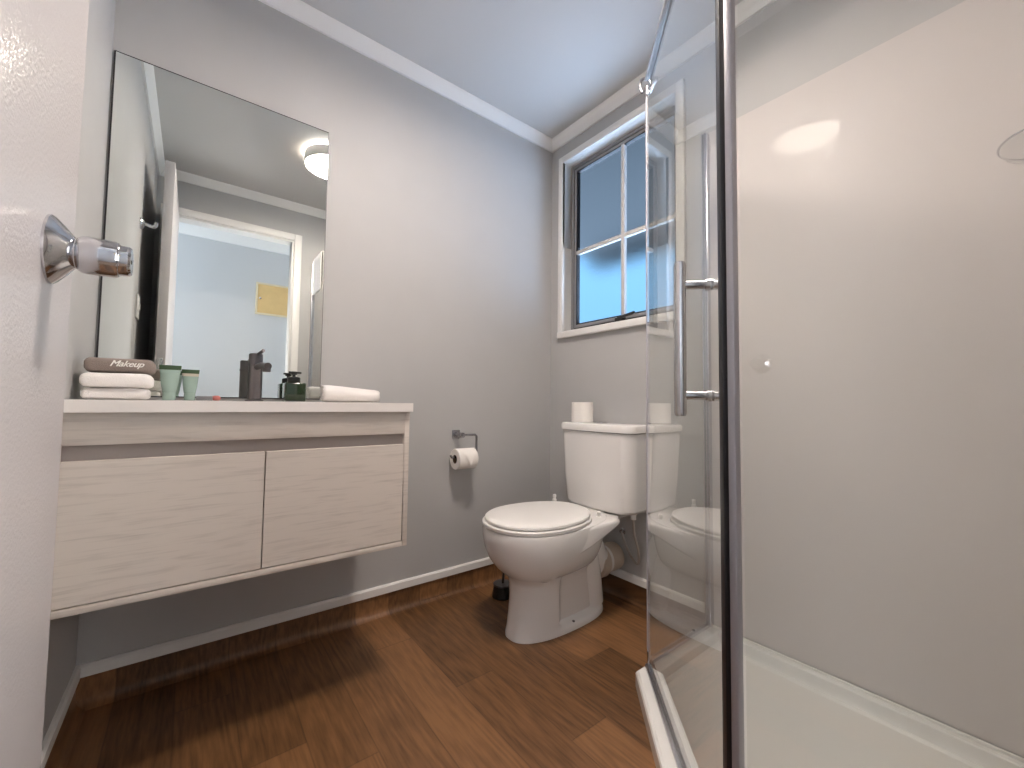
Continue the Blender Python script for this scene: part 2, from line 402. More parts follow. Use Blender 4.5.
# access panel in the hall
t = thing('switchboard_panel', 'yellow board panel on the pale blue hall wall, seen in the mirror', 'panel', (-1.025, HY, 1.68))
bm = new(); box(bm, -1.165, -.885, HY+.003, HY+.014, 1.695, 1.965, .002); obj('panel_door', bm, M_yellow, t)
bm = new()
box(bm, -1.18, -.87, HY, HY+.018, 1.68, 1.697, .003); box(bm, -1.18, -.87, HY, HY+.018, 1.963, 1.98, .003)
box(bm, -1.18, -1.163, HY, HY+.018, 1.697, 1.963, .003); box(bm, -.887, -.87, HY, HY+.018, 1.697, 1.963, .003)
obj('panel_frame', bm, M_yframe, t)
bm = new(); lathe(bm, [(.004, 0), (.004, .008), (.009, .012), (.010, .018), (.006, .022)], (-1.145, HY+.014, 1.83), 'Y', 20); obj('knob', bm, M_brushed, t)

# ------------------------------------------------------------------ window
win = bpy.data.objects.new('window_1', None); COL.objects.link(win); win.location = (0, -.445, WZ0)
win['kind'] = 'structure'; win['label'] = 'frosted four pane window above the toilet'; win['category'] = 'window'
bm = new()   # white timber trim + reveal lining
t0, t1 = -.02, .085
box(bm, t0, -.0005, -.106, -.072, 1.25, 2.268, .003); box(bm, t0, -.0005, -.822, -.784, 1.25, 2.268, .003)
box(bm, t0, -.0005, -.784, -.106, 2.229, 2.268, .003); box(bm, -.024, -.0005, -.822, -.072, 1.246, 1.281, .003)
box(bm, -.0015, t1, -.106, -.1005, 1.281, 2.229); box(bm, -.0015, t1, -.7895, -.784, 1.281, 2.229)
box(bm, -.0015, t1, -.784, -.106, 2.229, 2.2345); box(bm, -.0015, t1, -.784, -.106, 1.2755, 1.281)
obj('window_trim', bm, M_trim, win)
WY0, WY1, WZ0, WZ1 = -.784, -.106, 1.281, 2.229
bm = new()
def rect_frame(bm, x0, x1, y0, y1, z0, z1, wd, bev=.003):
    box(bm, x0, x1, y0, y0+wd, z0, z1, bev); box(bm, x0, x1, y1-wd, y1, z0, z1, bev)
    box(bm, x0, x1, y0+wd, y1-wd, z0, z0+wd, bev); box(bm, x0, x1, y0+wd, y1-wd, z1-wd, z1, bev)
rect_frame(bm, .050, .085, WY0, WY1, WZ0, WZ1, .018)
obj('window_frame', bm, M_winalu, win)
bm = new()
rect_frame(bm, .056, .061, WY0+.018, WY1-.018, WZ0+.018, WZ1-.018, .006, 0)
rect_frame(bm, .050, .056, WY0+.040, WY1-.040, WZ0+.040, WZ1-.040, .006, 0)
rect_frame(bm, .058, .0733, WY0+.0426, WY1-.0426, WZ0+.0426, WZ1-.0426, .0035, 0)
obj('rubber_seal', bm, M_black, win)
bm = new()
rect_frame(bm, .050, .080, WY0+.024, WY1-.024, WZ0+.024, WZ1-.024, .0185)
obj('sash', bm, M_winalu, win)
bm = new()
box(bm, .048, .070, -.469, -.449, WZ0+.04, WZ1-.04, .003); box(bm, .049, .069, WY0+.04, WY1-.04, 1.712, 1.734, .003)
obj('glazing_bars', bm, mat('pale_glazing_bar', (0.60, 0.59, 0.58), .4), win)
bm = new(); box(bm, .0735, .0795, WY0+.0418, WY1-.0418, WZ0+.0418, WZ1-.0418)
obj('frosted_glass', bm, M_obscure, win)
bm = new()
box(bm, .022, .052, -.478, -.430, 1.282, 1.312, .004); beam(bm, (.030, -.445, 1.309), (.026, -.545, 1.322), .012, .012, .002)
obj('latch', bm, M_blackpl, win)
# roof soffit outside
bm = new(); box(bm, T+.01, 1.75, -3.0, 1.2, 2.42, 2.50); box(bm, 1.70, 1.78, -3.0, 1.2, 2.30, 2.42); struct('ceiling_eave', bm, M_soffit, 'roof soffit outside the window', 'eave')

# ------------------------------------------------------------------ bathroom door (open against west wall)
FX, WX = -1.722, -1.764       # east face, west face
DY0, DY1 = -1.800, -1.030
door = bpy.data.objects.new('door_1', None); COL.objects.link(door); door.location = ((FX+WX)/2, DY0, 0)
door['kind'] = 'structure'; door['label'] = 'white bathroom door standing open at left edge'; door['category'] = 'door'
bm = new(); box(bm, WX, FX, DY0, DY1, .012, 2.115, .002); obj('door_leaf', bm, M_door, door)
KY, KZ = -1.126, 1.031
for sgn, face, nm in ((1, FX, 'X'), (-1, WX, '-X')):
    k = new()
    lathe(k, [(.0335, 0), (.0335, .002), (.031, .005), (.022, .0125), (.0165, .0165), (.0150, .018), (.0150, .0225)], (face, KY, KZ), nm, 48)
    lathe(k, [(.012, .0165), (.0165, .0195), (.0185, .0225), (.0192, .026), (.0185, .047), (.0176, .0495), (.0160, .0500), (.0155, .0510), (.0155, .0575), (.0140, .0595)], (face, KY, KZ), nm, 48)
    kn = obj('door_knob', k, M_chrome, door)
    if sgn > 0: kn['label'] = 'chrome door knob'
    k = new(); lathe(k, [(.0022, .0590), (.0022, .0599)], (face, KY, KZ), nm, 12); obj('pin_hole', k, M_blackpl, kn)
bm = new(); box(bm, -1.754, -1.732, DY1-.001, DY1+.002, .97, 1.09, .0008); lp = obj('latch_plate', bm, M_brushed, door)
for z in (.25, 1.75):
    bm = new(); tube(bm, [(WX-.004, DY0+.004, z), (WX-.004, DY0+.004, z+.09)], .006); obj('hinge', bm, M_brushed, door)

# robe hook and switch on west wall
t = thing('robe_hook', 'chrome hook on the grey wall beside the open door, seen in the mirror', 'hook', (-L, -.97, 1.72))
bm = new(); lathe(bm, [(.028, 0), (.028, .005), (.022, .012), (.011, .017)], (-L, -.97, 1.74), 'X', 32); obj('rose', bm, M_chrome, t)
bm = new(); tube(bm, [(-L+.010, -.97, 1.74), (-L+.03, -.97, 1.738), (-L+.048, -.97, 1.733), (-L+.058, -.97, 1.742), (-L+.060, -.97, 1.757)], .008, 12, 5); obj('hook_arm', bm, M_chrome, t)
t = thing('light_switch', 'white light switch plate on the grey wall, seen in the mirror', 'light switch', (-L, -1.0, 1.275))
bm = new(); box(bm, -L, -L+.009, -1.037, -.963, 1.275, 1.39, .003); obj('plate', bm, M_trim, t)
bm = new(); box(bm, -L+.008, -L+.014, -1.008, -.992, 1.318, 1.347, .002); obj('rocker', bm, M_seat, t)

# ------------------------------------------------------------------ ceiling lamp
LX, LY, LR = -.972, -.972, .156
t = thing('ceiling_light', 'round warm white dome light on the ceiling, seen only in reflections', 'lamp', (LX, LY, H-.06))
bm = new(); lathe(bm, [(LR-.009, H-.009), (LR, H-.009), (LR, H-.068), (LR-.003, H-.072), (LR-.006, H-.070), (LR-.009, H-.050), (LR-.009, H-.009)], (LX, LY, 0), 'Z', 64, False); obj('rim', bm, M_trim, t)
bm = new(); lathe(bm, [(LR-.022, H-.0005), (LR-.014, H-.014), (LR-.010, H-.052), (LR-.014, H-.056), (LR-.05, H-.059), (.06, H-.060), (.0015, H-.0605)], (LX, LY, 0), 'Z', 64); obj('diffuser', bm, M_lamp, t)

# ------------------------------------------------------------------ mirror
t = thing('wall_mirror', 'large frameless rectangular mirror on the wall above the vanity', 'mirror', (-1.524, 0, .894))
bm = new(); box(bm, -1.832, -1.218, -.006, -.0012, .894, 1.949); obj('mirror_glass', bm, M_mirror, t)
bm = new(); rect_frame_y = None
e = .0012
box(bm, -1.832-.004, -1.832, -.0064, 0, .893, 1.951); box(bm, -1.218, -1.218+e, -.0064, 0, .893, 1.9505)
box(bm, -1.832, -1.218, -.0064, 0, 1.949, 1.9515); box(bm, -1.832, -1.218, -.0064, 0, .8905, .894)
obj('dark_edge', bm, M_black, t)

# ------------------------------------------------------------------ vanity
VX0, VX1, VY = -1.838, -1.042, -.4725
t = thing('vanity_cabinet', 'wall hung whitewashed oak vanity cabinet with two fronts', 'cabinet', (-1.44, -.23, .43))
CX1 = -1.048; FY = -.4605
bm = new()
box(bm, CX1-.016, CX1, FY, 0, .43, .8545, .001); box(bm, VX0+.001, VX0+.017, FY, 0, .43, .8545, .001)
box(bm, VX0+.017, CX1-.016, FY, 0, .43, .446, .001); box(bm, VX0+.017, CX1-.016, -.016, -.001, .446, .8545)
obj('carcass', bm, M_oak, t)
bm = new(); box(bm, VX0+.017, CX1-.016, FY, FY+.018, .784, .8545, .001); obj('top_rail', bm, M_oak, t)
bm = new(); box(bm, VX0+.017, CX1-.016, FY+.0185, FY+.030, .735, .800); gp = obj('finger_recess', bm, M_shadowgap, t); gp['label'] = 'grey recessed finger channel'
for a, b in ((VX0+.019, -1.4490), (-1.4465, CX1-.0185)):
    bm = new(); box(bm, a, b, FY, FY+.017, .4488, .7505, .0008, 1); obj('drawer_front', bm, M_oak, t)
# top with integrated basin
bm = new()
NX, NY = 76, 46; bx, by, ba, bb, bd = -1.44, -.265, .25, .145, .10
def topz(x, y):
    q = (abs((x-bx)/ba)**4 + abs((y-by)/bb)**4)**.25
    if q >= 1: return .882
    s = min(1, (1-q)/.45); s = s*s*(3-2*s)
    return .882 - bd*s
grid = [[bm.verts.new((VX0 + (VX1-VX0)*i/NX, VY + (-.001-VY)*j/NY, topz(VX0 + (VX1-VX0)*i/NX, VY + (-.001-VY)*j/NY))) for j in range(NY+1)] for i in range(NX+1)]
for i in range(NX):
    for j in range(NY): bm.faces.new((grid[i][j], grid[i+1][j], grid[i+1][j+1], grid[i][j+1]))
rim = [grid[i][0] for i in range(NX+1)] + [grid[NX][j] for j in range(1, NY+1)] + [grid[i][NY] for i in range(NX-1, -1, -1)] + [grid[0][j] for j in range(NY-1, 0, -1)]
low = [bm.verts.new((v.co.x, v.co.y, .8545)) for v in rim]
for i in range(len(rim)):
    k = (i+1) % len(rim); bm.faces.new((rim[i], low[i], low[k], rim[k]))
vt = obj('countertop', bm, M_top, origin='base', sharp=50)
tag(vt, 'white countertop with integral basin on the oak vanity cabinet', 'countertop')

# tap
t = thing('basin_tap', 'dark gunmetal mixer tap standing on the vanity top', 'tap', (-1.448, -.158, .882))
tx, ty = -1.448, -.158
bm = new(); lathe(bm, [(.026, 0), (.026, .004), (.0215, .006), (.0200, .006), (.0200, .112), (.0212, .114), (.0212, .120), (.0200, .122), (.0200, .150), (.018, .153)], (tx, ty, .882), 'Z', 40); obj('tap_body', bm, M_gun, t)
bm = new(); tube(bm, [(tx, ty, .990), (tx+.010, ty-.05, .994), (tx+.022, ty-.105, .990)], .0105, 20)
lathe(bm, [(.0100, 0), (.0110, -.004), (.0110, -.012), (.009, -.014)], (tx+.020, ty-.096, .986), 'Z', 24); obj('spout', bm, M_gun, t)
bm = new(); beam(bm, (tx, ty, 1.030), (tx+.012, ty-.045, 1.040), .010, .006, .002); tube(bm, [(tx+.012, ty-.044, 1.040), (tx+.014, ty-.052, 1.043)], .005, 12); obj('lever', bm, M_gun, t)

# soap dispenser
sx_, sy_ = -1.317, -.062
t = thing('soap_dispenser', 'square dark green pump soap bottle on the vanity top', 'soap bottle', (sx_, sy_, .882))
bm = new(); box(bm, sx_-.033, sx_+.033, sy_-.033, sy_+.033, .882, .949, .005, 3); obj('bottle', bm, M_soapgreen, t)
bm = new(); lathe(bm, [(.021, 0), (.021, .018), (.019, .020), (.012, .021), (.012, .022), (.0055, .0225), (.0055, .032)], (sx_-.002, sy_, .949), 'Z', 32); obj('collar', bm, M_blackpl, t)
bm = new(); lathe(bm, [(.010, 0), (.011, .003), (.011, .010), (.009, .012)], (sx_-.002, sy_, .978), 'Z', 24)
beam(bm, (sx_-.018, sy_+.006, .987), (sx_+.019, sy_-.014, .985), .010, .007, .002); obj('pump_head', bm, M_blackpl, t)

# folded towels
def soft(bm, x0, x1, y0, y1, z0, z1, r, amp=.0025, fold=True, seed=0, nx=34):
    """folded cloth: a rounded cross-section (y,z) swept along x with soft ends and a fold line on the open side"""
    rings = []
    yc, zc, hy, hz = (y0+y1)/2, (z0+z1)/2, (y1-y0)/2, (z1-z0)/2
    n = 44
    for i in range(nx+1):
        s = i/nx; x = x0 + (x1-x0)*s
        ed = min(s, 1-s)*(x1-x0)/r
        k = math.sqrt(max(0.02, 1-(1-min(1, ed))**2))
        ring = []
        for j in range(n):
            a = 2*PI*j/n; ca, sa = math.cos(a), math.sin(a)
            yy = hy*math.copysign(abs(ca)**.35, ca); zz = hz*math.copysign(abs(sa)**.55, sa)
            yy = math.copysign(max(0, abs(yy)-r*(1-k)*.5), yy); zz *= (.55+.45*k)
            d = noise.noise(Vector((x*16+seed*3.1, yy*16+seed, zz*30)))*amp
            z = zc+zz*(1)+d*(1 if sa > -.5 else 0)
            z = max(z0, z)
            ring.append((x, yc+yy+d, z))
        rings.append(ring)
    loft(bm, rings)
g = 'folded towels stacked at the left end of the vanity'
bm = new(); soft(bm, -1.822, -1.700, -.29, -.15, .882, .9125, .012, seed=1); a = obj('folded_towel', bm, M_towel, origin='base', sharp=80); tag(a, 'thin folded white towel at the bottom of the stack on the vanity', 'towel', g)
bm = new(); soft(bm, -1.824, -1.694, -.30, -.15, .9125, .950, .016, seed=2); a = obj('folded_towel', bm, M_towel, origin='base', sharp=80); tag(a, 'plump folded white towel in the middle of the stack, under the brown one', 'towel', g)
bm = new(); soft(bm, -1.820, -1.692, -.285, -.155, .950, .989, .012, amp=.0015, seed=4); a = obj('makeup_towel', bm, M_browntowel, origin='base', sharp=80); tag(a, 'rolled brown towel embroidered Makeup on top of the white towels', 'towel', g)
tc_ = bpy.data.curves.new('embroidery', 'FONT'); tc_.body = 'Makeup'; tc_.size = .021; tc_.shear = .45; tc_.extrude = .0012; tc_.bevel_depth = .0003; tc_.align_x = 'CENTER'; tc_.space_character = .95
to = bpy.data.objects.new('tmp_text', tc_); COL.objects.link(to)
bpy.context.view_layer.update()
me = bpy.data.meshes.new_from_object(to.evaluated_get(bpy.context.evaluated_depsgraph_get())); bpy.data.objects.remove(to)
me.name = 'embroidery'; me.materials.clear(); me.materials.append(M_thread)
eo = bpy.data.objects.new('embroidery', me); COL.objects.link(eo); eo.parent = a
eo.location = Vector((-1.742, -.2862, .9668)) - a.location; eo.rotation_euler = (PI/2, 0, 0)
eo['label'] = 'white cursive word Makeup'

# rolled towel, right
t_y, t_z, t_r = -.115, .9165, .034
bm = new()
prof = []
turns = 2.6; steps = 110
for i in range(steps+1):
    s = i/steps; a = s*turns*2*PI; rr = .004 + (t_r-.004)*s
    prof.append((rr*math.cos(a+1.0), rr*math.sin(a+1.0)))
th = .0062
inner = []
for i in range(steps+1):
    p = prof[i]; l = math.hypot(*p); inner.append((p[0]*(1-th/l) if l > th else p[0]*.3, p[1]*(1-th/l) if l > th else p[1]*.3))
ring2 = prof + inner[::-1]
nx = 26; xs = [-1.236 + (.205)*i/nx for i in range(nx+1)]
rings = []
for i, x in enumerate(xs):
    s = i/nx
    sc = (1 - .26*s) * (.90 + .10*min(1, min(s, 1-s)/.06))
    rings.append([(x + (.006*noise.noise(Vector((p[0]*90, p[1]*90, 3))) if i in (0, nx) else 0), t_y + p[0]*sc*1.25, max(.8822, t_z - .0085*s + p[1]*sc + .0016*noise.noise(Vector((x*22, p[0]*60, p[1]*60))))) for p in ring2])
loft(bm, rings)
tag(obj('rolled_towel', bm, M_towel, origin='base', sharp=80), 'rolled white hand towel at the right end of the vanity top', 'towel')

# toiletry tubes
def toiletry(px, py, h, wt, wb, label, rot):
    t = thing('toiletry_tube', label, 'tube', (px, py, .882), 'toiletry tubes on the vanity')
    def sec(z, hw, hd):
        return [(px + (hw*math.cos(2*PI*k/28))*math.cos(rot) - hd*math.sin(2*PI*k/28)*math.sin(rot), py + hw*math.cos(2*PI*k/28)*math.sin(rot) + hd*math.sin(2*PI*k/28)*math.cos(rot), .882+z) for k in range(28)]
    bm = new(); loft(bm, [sec(0, wb*.86, wb*.86), sec(.002, wb*.92, wb*.92), sec(.020, wb*.92, wb*.92), sec(.022, wb*.85, wb*.85)]); obj('cap', bm, M_tube, t)
    bm = new(); loft(bm, [sec(.022, wb*.95, wb*.95), sec(.026, wb, wb), sec(h*.5, (wb+wt)/2, wb*.8), sec(h*.78, wt*.95, wb*.45)]); obj('tube_body', bm, M_tube, t)
    bm = new(); loft(bm, [sec(h*.78, wt*.96, wb*.46), sec(h*.87, wt*.99, wb*.30)]); obj('band', bm, M_tubetan if h < .095 else M_tube, t)
    bm = new(); loft(bm, [sec(h*.87, wt, wb*.31), sec(h*.97, wt*1.03, .003), sec(h, wt*1.03, .0022)]); obj('crimp', bm, M_capgreen, t)
toiletry(-1.660, -.155, .102, .0245, .0165, 'teal toiletry tube with dark green top beside the brown towel', .05)
toiletry(-1.613, -.120, .094, .021, .0150, 'smaller teal toiletry tube with tan band, to the right of its twin', .05)
t = thing('small_sachet', 'small dark sachet with a pink end lying on the vanity top', 'sachet', (-1.57, -.09, .882))
bm = new(); box(bm, -1.597, -1.555, -.105, -.075, .882, .896, .002); obj('packet', bm, mat('grey_packet', (.22, .22, .23), .4), t)
bm = new(); lathe(bm, [(.007, 0), (.011, .003), (.012, .010), (.007, .016)], (-1.545, -.088, .882), 'Z', 20); obj('pink_end', bm, M_pink, t)

# ------------------------------------------------------------------ toilet paper holder
hx = -.612
t = thing('toilet_roll_holder', 'chrome toilet roll holder on the grey wall between vanity and toilet', 'holder', (hx, 0, .71))
bm = new(); box(bm, hx-.021, hx+.021, -.008, 0, .714, .756, .004); lathe(bm, [(.011, 0), (.011, .040), (.013, .042), (.013, .058), (.010, .060)], (hx, -.008, .735), '-Y', 24); obj('mount', bm, M_dchrome, t)
bm = new(); tube(bm, [(hx, -.06, .735), (hx+.072, -.06, .735), (hx+.080, -.06, .728), (hx+.080, -.06, .650), (hx+.076, -.06, .640), (hx+.066, -.06, .636), (hx-.052, -.06, .636), (hx-.058, -.06, .645)], .0055, 12); obj('roll_arm', bm, M_dchrome, t)
rx0, rx1, rr_ = -.648, -.548, .047
t = thing('toilet_roll', 'part used toilet roll with folded tip hanging on the chrome holder', 'toilet roll', (-.605, -.06, .574), 'toilet rolls')
bm = new()
lathe(bm, [(.020, .0), (rr_-.002, 0), (rr_, .002), (rr_, .098), (rr_-.002, .10), (.020, .10), (.020, 0)], (rx0, -.06, .627), 'X', 48, False); obj('paper', bm, M_paper, t)
bm = new(); lathe(bm, [(.0200, .001), (.0200, .099), (.0188, .099), (.0188, .001), (.0200, .001)], (rx0, -.06, .627), 'X', 32, False); obj('core', bm, M_card, t)
bm = new()   # folded triangle of the loose sheet, lying on the front of the roll
A0 = []
for i in range(9):
    s = i/8; ang = math.radians(30 + 105*s); hw = .046*(1-s)+.001
    for q in (-1, 1):
        A0.append((-.600+.004 + q*hw, -.06 - (rr_+.0025+.013*s*s)*math.sin(ang - math.radians(20)), .627 + (rr_+.0025+.013*s*s)*math.cos(ang - math.radians(20))))
vs = [bm.verts.new(p) for p in A0]
fs = [bm.faces.new((vs[2*i], vs[2*i+1], vs[2*i+3], vs[2*i+2])) for i in range(8)]
bmesh.ops.solidify(bm, geom=fs, thickness=-.0025)
obj('folded_tip', bm, M_paper, t)

# ------------------------------------------------------------------ toilet
TY = -.46
t = thing('toilet', 'white close coupled toilet with closed lid under the window', 'toilet', (-.36, TY, 0))
def pan_ring(z, x0, x1, hw, nexp=2.5, pinch=0.0, n=120):
    cx, a = (x0+x1)/2, (x1-x0)/2; ring = []
    for k in range(n):
        th = 2*PI*k/n; c, s = math.cos(th), math.sin(th)
        x = cx - a*math.copysign(abs(c)**(2/nexp), c); y = hw*math.copysign(abs(s)**(2/nexp), s)
        # egg: front (−x) is rounder
        if pinch:
            f = (x + .470)/.05; f = max(0, min(1, f)); f = f*f*(3-2*f)
            g_ = (-.17 - x)/.05; g_ = max(0, min(1, g_)); f *= .35+.65*g_
            y *= 1 - pinch*f
        ring.append((x, TY + y, z))
    return ring
def bowl_ring(z, x0, x1, hw, n=120):
    """rounded front, straighter sides narrowing to the back"""
    ring = []; xm = x0 + hw*1.12
    for k in range(n):
        th = 2*PI*k/n; c, s = math.cos(th), math.sin(th)
        if c > 0: x = xm - (xm-x0)*c**.92; y = hw*math.copysign(abs(s)**.95, s)
        else:
            x = xm + (x1-xm)*(-c)**.75; y = hw*math.copysign(abs(s)**.62, s)*(1-.14*(-c)**1.5)
        ring.append((x, TY + y, z))
    return ring
bm = new()
R_ = [pan_ring(0, -.630, -.135, .102, 2.45), pan_ring(.012, -.630, -.136, .102, 2.45), pan_ring(.022, -.627, -.140, .100, 2.45, .05), pan_ring(.034, -.624, -.144, .098, 2.45, .36),
      pan_ring(.09, -.614, -.158, .101, pinch=.38), pan_ring(.15, -.610, -.178, .098, pinch=.36), pan_ring(.195, -.612, -.19, .098, pinch=.32), pan_ring(.215, -.617, -.195, .103, pinch=.25)]
B_ = [bowl_ring(.235, -.640, -.20, .124), bowl_ring(.262, -.670, -.195, .148), bowl_ring(.295, -.694, -.19, .167), bowl_ring(.335, -.710, -.185, .180), bowl_ring(.375, -.718, -.18, .186), bowl_ring(.404, -.720, -.165, .187), bowl_ring(.415, -.717, -.165, .185), bowl_ring(.418, -.709, -.165, .178)]
loft(bm, R_ + B_)
# rear shelf for the cistern, with sloped underside
rings = []
for x, hw, z0 in ((-.44, .176, .318), (-.38, .182, .336), (-.31, .180, .356), (-.25, .176, .374), (-.205, .172, .386), (-.185, .165, .390), (-.170, .148, .392), (-.14, .128, .393), (-.03, .122, .394)):
    rr = .012; pr = []
    for sy, sz in ((1, 1), (-1, 1), (-1, 0), (1, 0)):
        for k in range(5):
            a0 = {(1, 1): 0, (-1, 1): PI/2, (-1, 0): PI, (1, 0): 1.5*PI}[(sy, sz)] + k*PI/8
            pr.append((x, TY + sy*(hw-rr) + rr*math.cos(a0), (z0+rr if sz == 0 else .4135-rr) + rr*math.sin(a0)))
    rings.append(pr)
loft(bm, rings)
# trapway behind the bowl
tube(bm, [(-.36, TY, .20), (-.30, TY, .270), (-.24, TY, .300), (-.195, TY, .265), (-.165, TY, .215), (-.13, TY, .185), (-.095, TY, .180)], .066, 28, 5)
tube(bm, [(-.26, TY, .36), (-.235, TY, .26), (-.215, TY, .14), (-.20, TY, .03)], .070, 28, 5)
obj('pan', bm, M_ceramic, t, sharp=42)
bm = new()
def seat_ring(z, grow, n=96):
    ring = []; x0, x1, hw = -.722-grow, -.258+grow*.5, .186+grow; xm = x0 + hw*1.15
    for k in range(n):
        th = 2*PI*k/n; c, s = math.cos(th), math.sin(th)
        if c > 0: x = xm-(xm-x0)*c**.95; y = hw*math.copysign(abs(s)**.97, s)
        else: x = xm+(x1-xm)*(-c)**.85; y = hw*math.copysign(abs(s)**.8, s)*(1-.12*(-c)**2)
        ring.append((x, TY+y, z))
    return ring
loft(bm, [seat_ring(.4185, -.004), seat_ring(.420, 0), seat_ring(.430, .001), seat_ring(.433, -.003)]); obj('seat', bm, M_seat, t)
bm = new(); loft(bm, [seat_ring(.4360, -.013), seat_ring(.4375, -.008), seat_ring(.445, -.009), seat_ring(.4495, -.015), seat_ring(.4525, -.03), seat_ring(.4545, -.07), seat_ring(.4555, -.12)]); obj('lid', bm, M_seat, t)
for s in (-1, 1):
    hy = TY+(.162 if s > 0 else -.105); tp = .455 if s > 0 else .432
    bm = new(); lathe(bm, [(.010, .412), (.010, tp-.014), (.0065, tp-.012), (.0065, tp-.006), (.0085, tp-.003), (.0085, tp+.005), (.006, tp+.008)], (-.247, hy, 0), 'Z', 20)
    obj('hinge', bm, M_seat, t)
def cis_ring(z, hw, xf, xb, rad=.055, bow=.012, n=14):
    pts = []
    for i in range(n+1):                          # front right corner .. front left corner
        a = PI/2*i/n; pts.append((xf+rad-rad*math.sin(a), -hw+rad-rad*math.cos(a)))
    m_ = 10
    for i in range(1, m_): pts.append((xf - bow*math.sin(PI*i/m_), (-hw+rad)+(2*hw-2*rad)*i/m_))
    for i in range(n+1):
        a = PI/2*i/n; pts.append((xf+rad-rad*math.cos(a), hw-rad+rad*math.sin(a)))
    r2 = .012
    for i in range(5):
        a = PI/2*i/4; pts.append((xb-r2+r2*math.sin(a), hw-r2+r2*math.cos(a)))
    for i in range(5):
        a = PI/2*i/4; pts.append((xb-r2+r2*math.cos(a), -hw+r2-r2*math.sin(a)))
    return [(x, TY-.004+y, z) for x, y in pts]
bm = new(); loft(bm, [cis_ring(.418, .170, -.155, -.022), cis_ring(.424, .182, -.163, -.018), cis_ring(.436, .192, -.169, -.016), cis_ring(.56, .202, -.176, -.014), cis_ring(.755, .208, -.183, -.012), cis_ring(.762, .208, -.183, -.012)]); obj('cistern', bm, M_ceramic, t)
bm = new(); loft(bm, [cis_ring(.764, .208, -.183, -.012), cis_ring(.766, .214, -.190, -.008), cis_ring(.786, .215, -.191, -.008), cis_ring(.795, .212, -.187, -.009), cis_ring(.800, .202, -.176, -.014)]); cl = obj('cistern_lid', bm, M_ceramic, t)
bm = new(); lathe(bm, [(.026, .799), (.026, .804), (.023, .806), (.001, .806)], (-.105, TY, 0), 'Z', 32); obj('flush_button', bm, M_chrome, cl)
bm = new(); lathe(bm, [(.066, 0), (.071, .004), (.072, .040), (.068, .050), (.062, .054), (.062, .120), (.060, .146)], (-.162, TY, .182), 'X', 40); obj('pan_collar', bm, M_beige, t)
for s in (-1, 1):
    bm = new(); lathe(bm, [(.006, .0225), (.006, .026), (.004, .0275)], (-.375, TY+s*.086, 0), 'Z', 14); obj('floor_screw', bm, M_gun, t)
# supply hose
bm = new(); tube(bm, [(-.06, -.600, .42), (-.06, -.603, .33), (-.055, -.622, .25), (-.045, -.612, .195), (-.03, -.575, .20), (-.02, -.53, .25), (-.012, -.50, .30)], .0055, 12, 6)
h_ = tag(obj('supply_hose', bm, M_hose, origin='base'), 'flexible water hose hanging below the toilet cistern', 'hose')
bm = new(); lathe(bm, [(.012, .385), (.012, .405), (.016, .407), (.016, .419)], (-.06, -.600, 0), 'Z', 18); obj('hose_nut', bm, M_seat, h_)
bm = new(); lathe(bm, [(.016, 0), (.016, .003), (.009, .004), (.009, .016)], (0, -.50, .30), '-X', 18); obj('wall_stop', bm, M_chrome, h_)

# spare roll on the cistern
t = thing('spare_toilet_roll', 'upright full toilet roll standing on the cistern lid', 'toilet roll', (-.10, -.335, .8), 'toilet rolls')
bm = new(); lathe(bm, [(.020, 0), (.050, 0), (.052, .002), (.052, .092), (.050, .094), (.020, .094), (.020, 0)], (-.10, -.335, .8005), 'Z', 48, False); obj('paper', bm, M_paper, t)
bm = new(); lathe(bm, [(.020, .001), (.020, .093), (.0188, .093), (.0188, .001), (.020, .001)], (-.10, -.335, .8005), 'Z', 32, False); obj('core', bm, M_card, t)

# toilet brush behind the pan
bxx, byy = -.445, -.165
t = thing('toilet_brush', 'black toilet brush pot on the floor behind the toilet pan', 'toilet brush', (bxx, byy, 0))
bm = new(); lathe(bm, [(.045, 0), (.047, .003), (.040, .055), (.036, .058), (.034, .055), (.036, .010), (.0, .010)][:6], (bxx, byy, 0), 'Z', 36); obj('pot', bm, M_blackpl, t)
bm = new(); lathe(bm, [(.0405, .052), (.042, .054), (.0425, .057), (.041, .060), (.037, .060)], (bxx, byy, 0), 'Z', 36); obj('pot_rim', bm, M_gun, t)
bm = new(); tube(bm, [(bxx, byy, .03), (bxx+.02, byy-.004, .29)], .006, 12); obj('brush_stem', bm, M_blackpl, t)

# ------------------------------------------------------------------ shower
P_ = Vector((-.4095, -.91)); Q_ = Vector((-.888, -1.394))
dg = (Q_-P_).normalized()
nn = Vector((dg.y, -dg.x))                                       # outwards, towards the room
# liner
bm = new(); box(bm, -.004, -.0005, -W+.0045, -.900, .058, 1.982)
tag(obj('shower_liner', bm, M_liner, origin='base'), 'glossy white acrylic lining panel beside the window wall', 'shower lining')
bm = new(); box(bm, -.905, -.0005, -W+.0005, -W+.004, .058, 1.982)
tag(obj('shower_liner', bm, M_liner, origin='base'), 'white acrylic lining panel on the doorway side of the shower', 'shower lining')
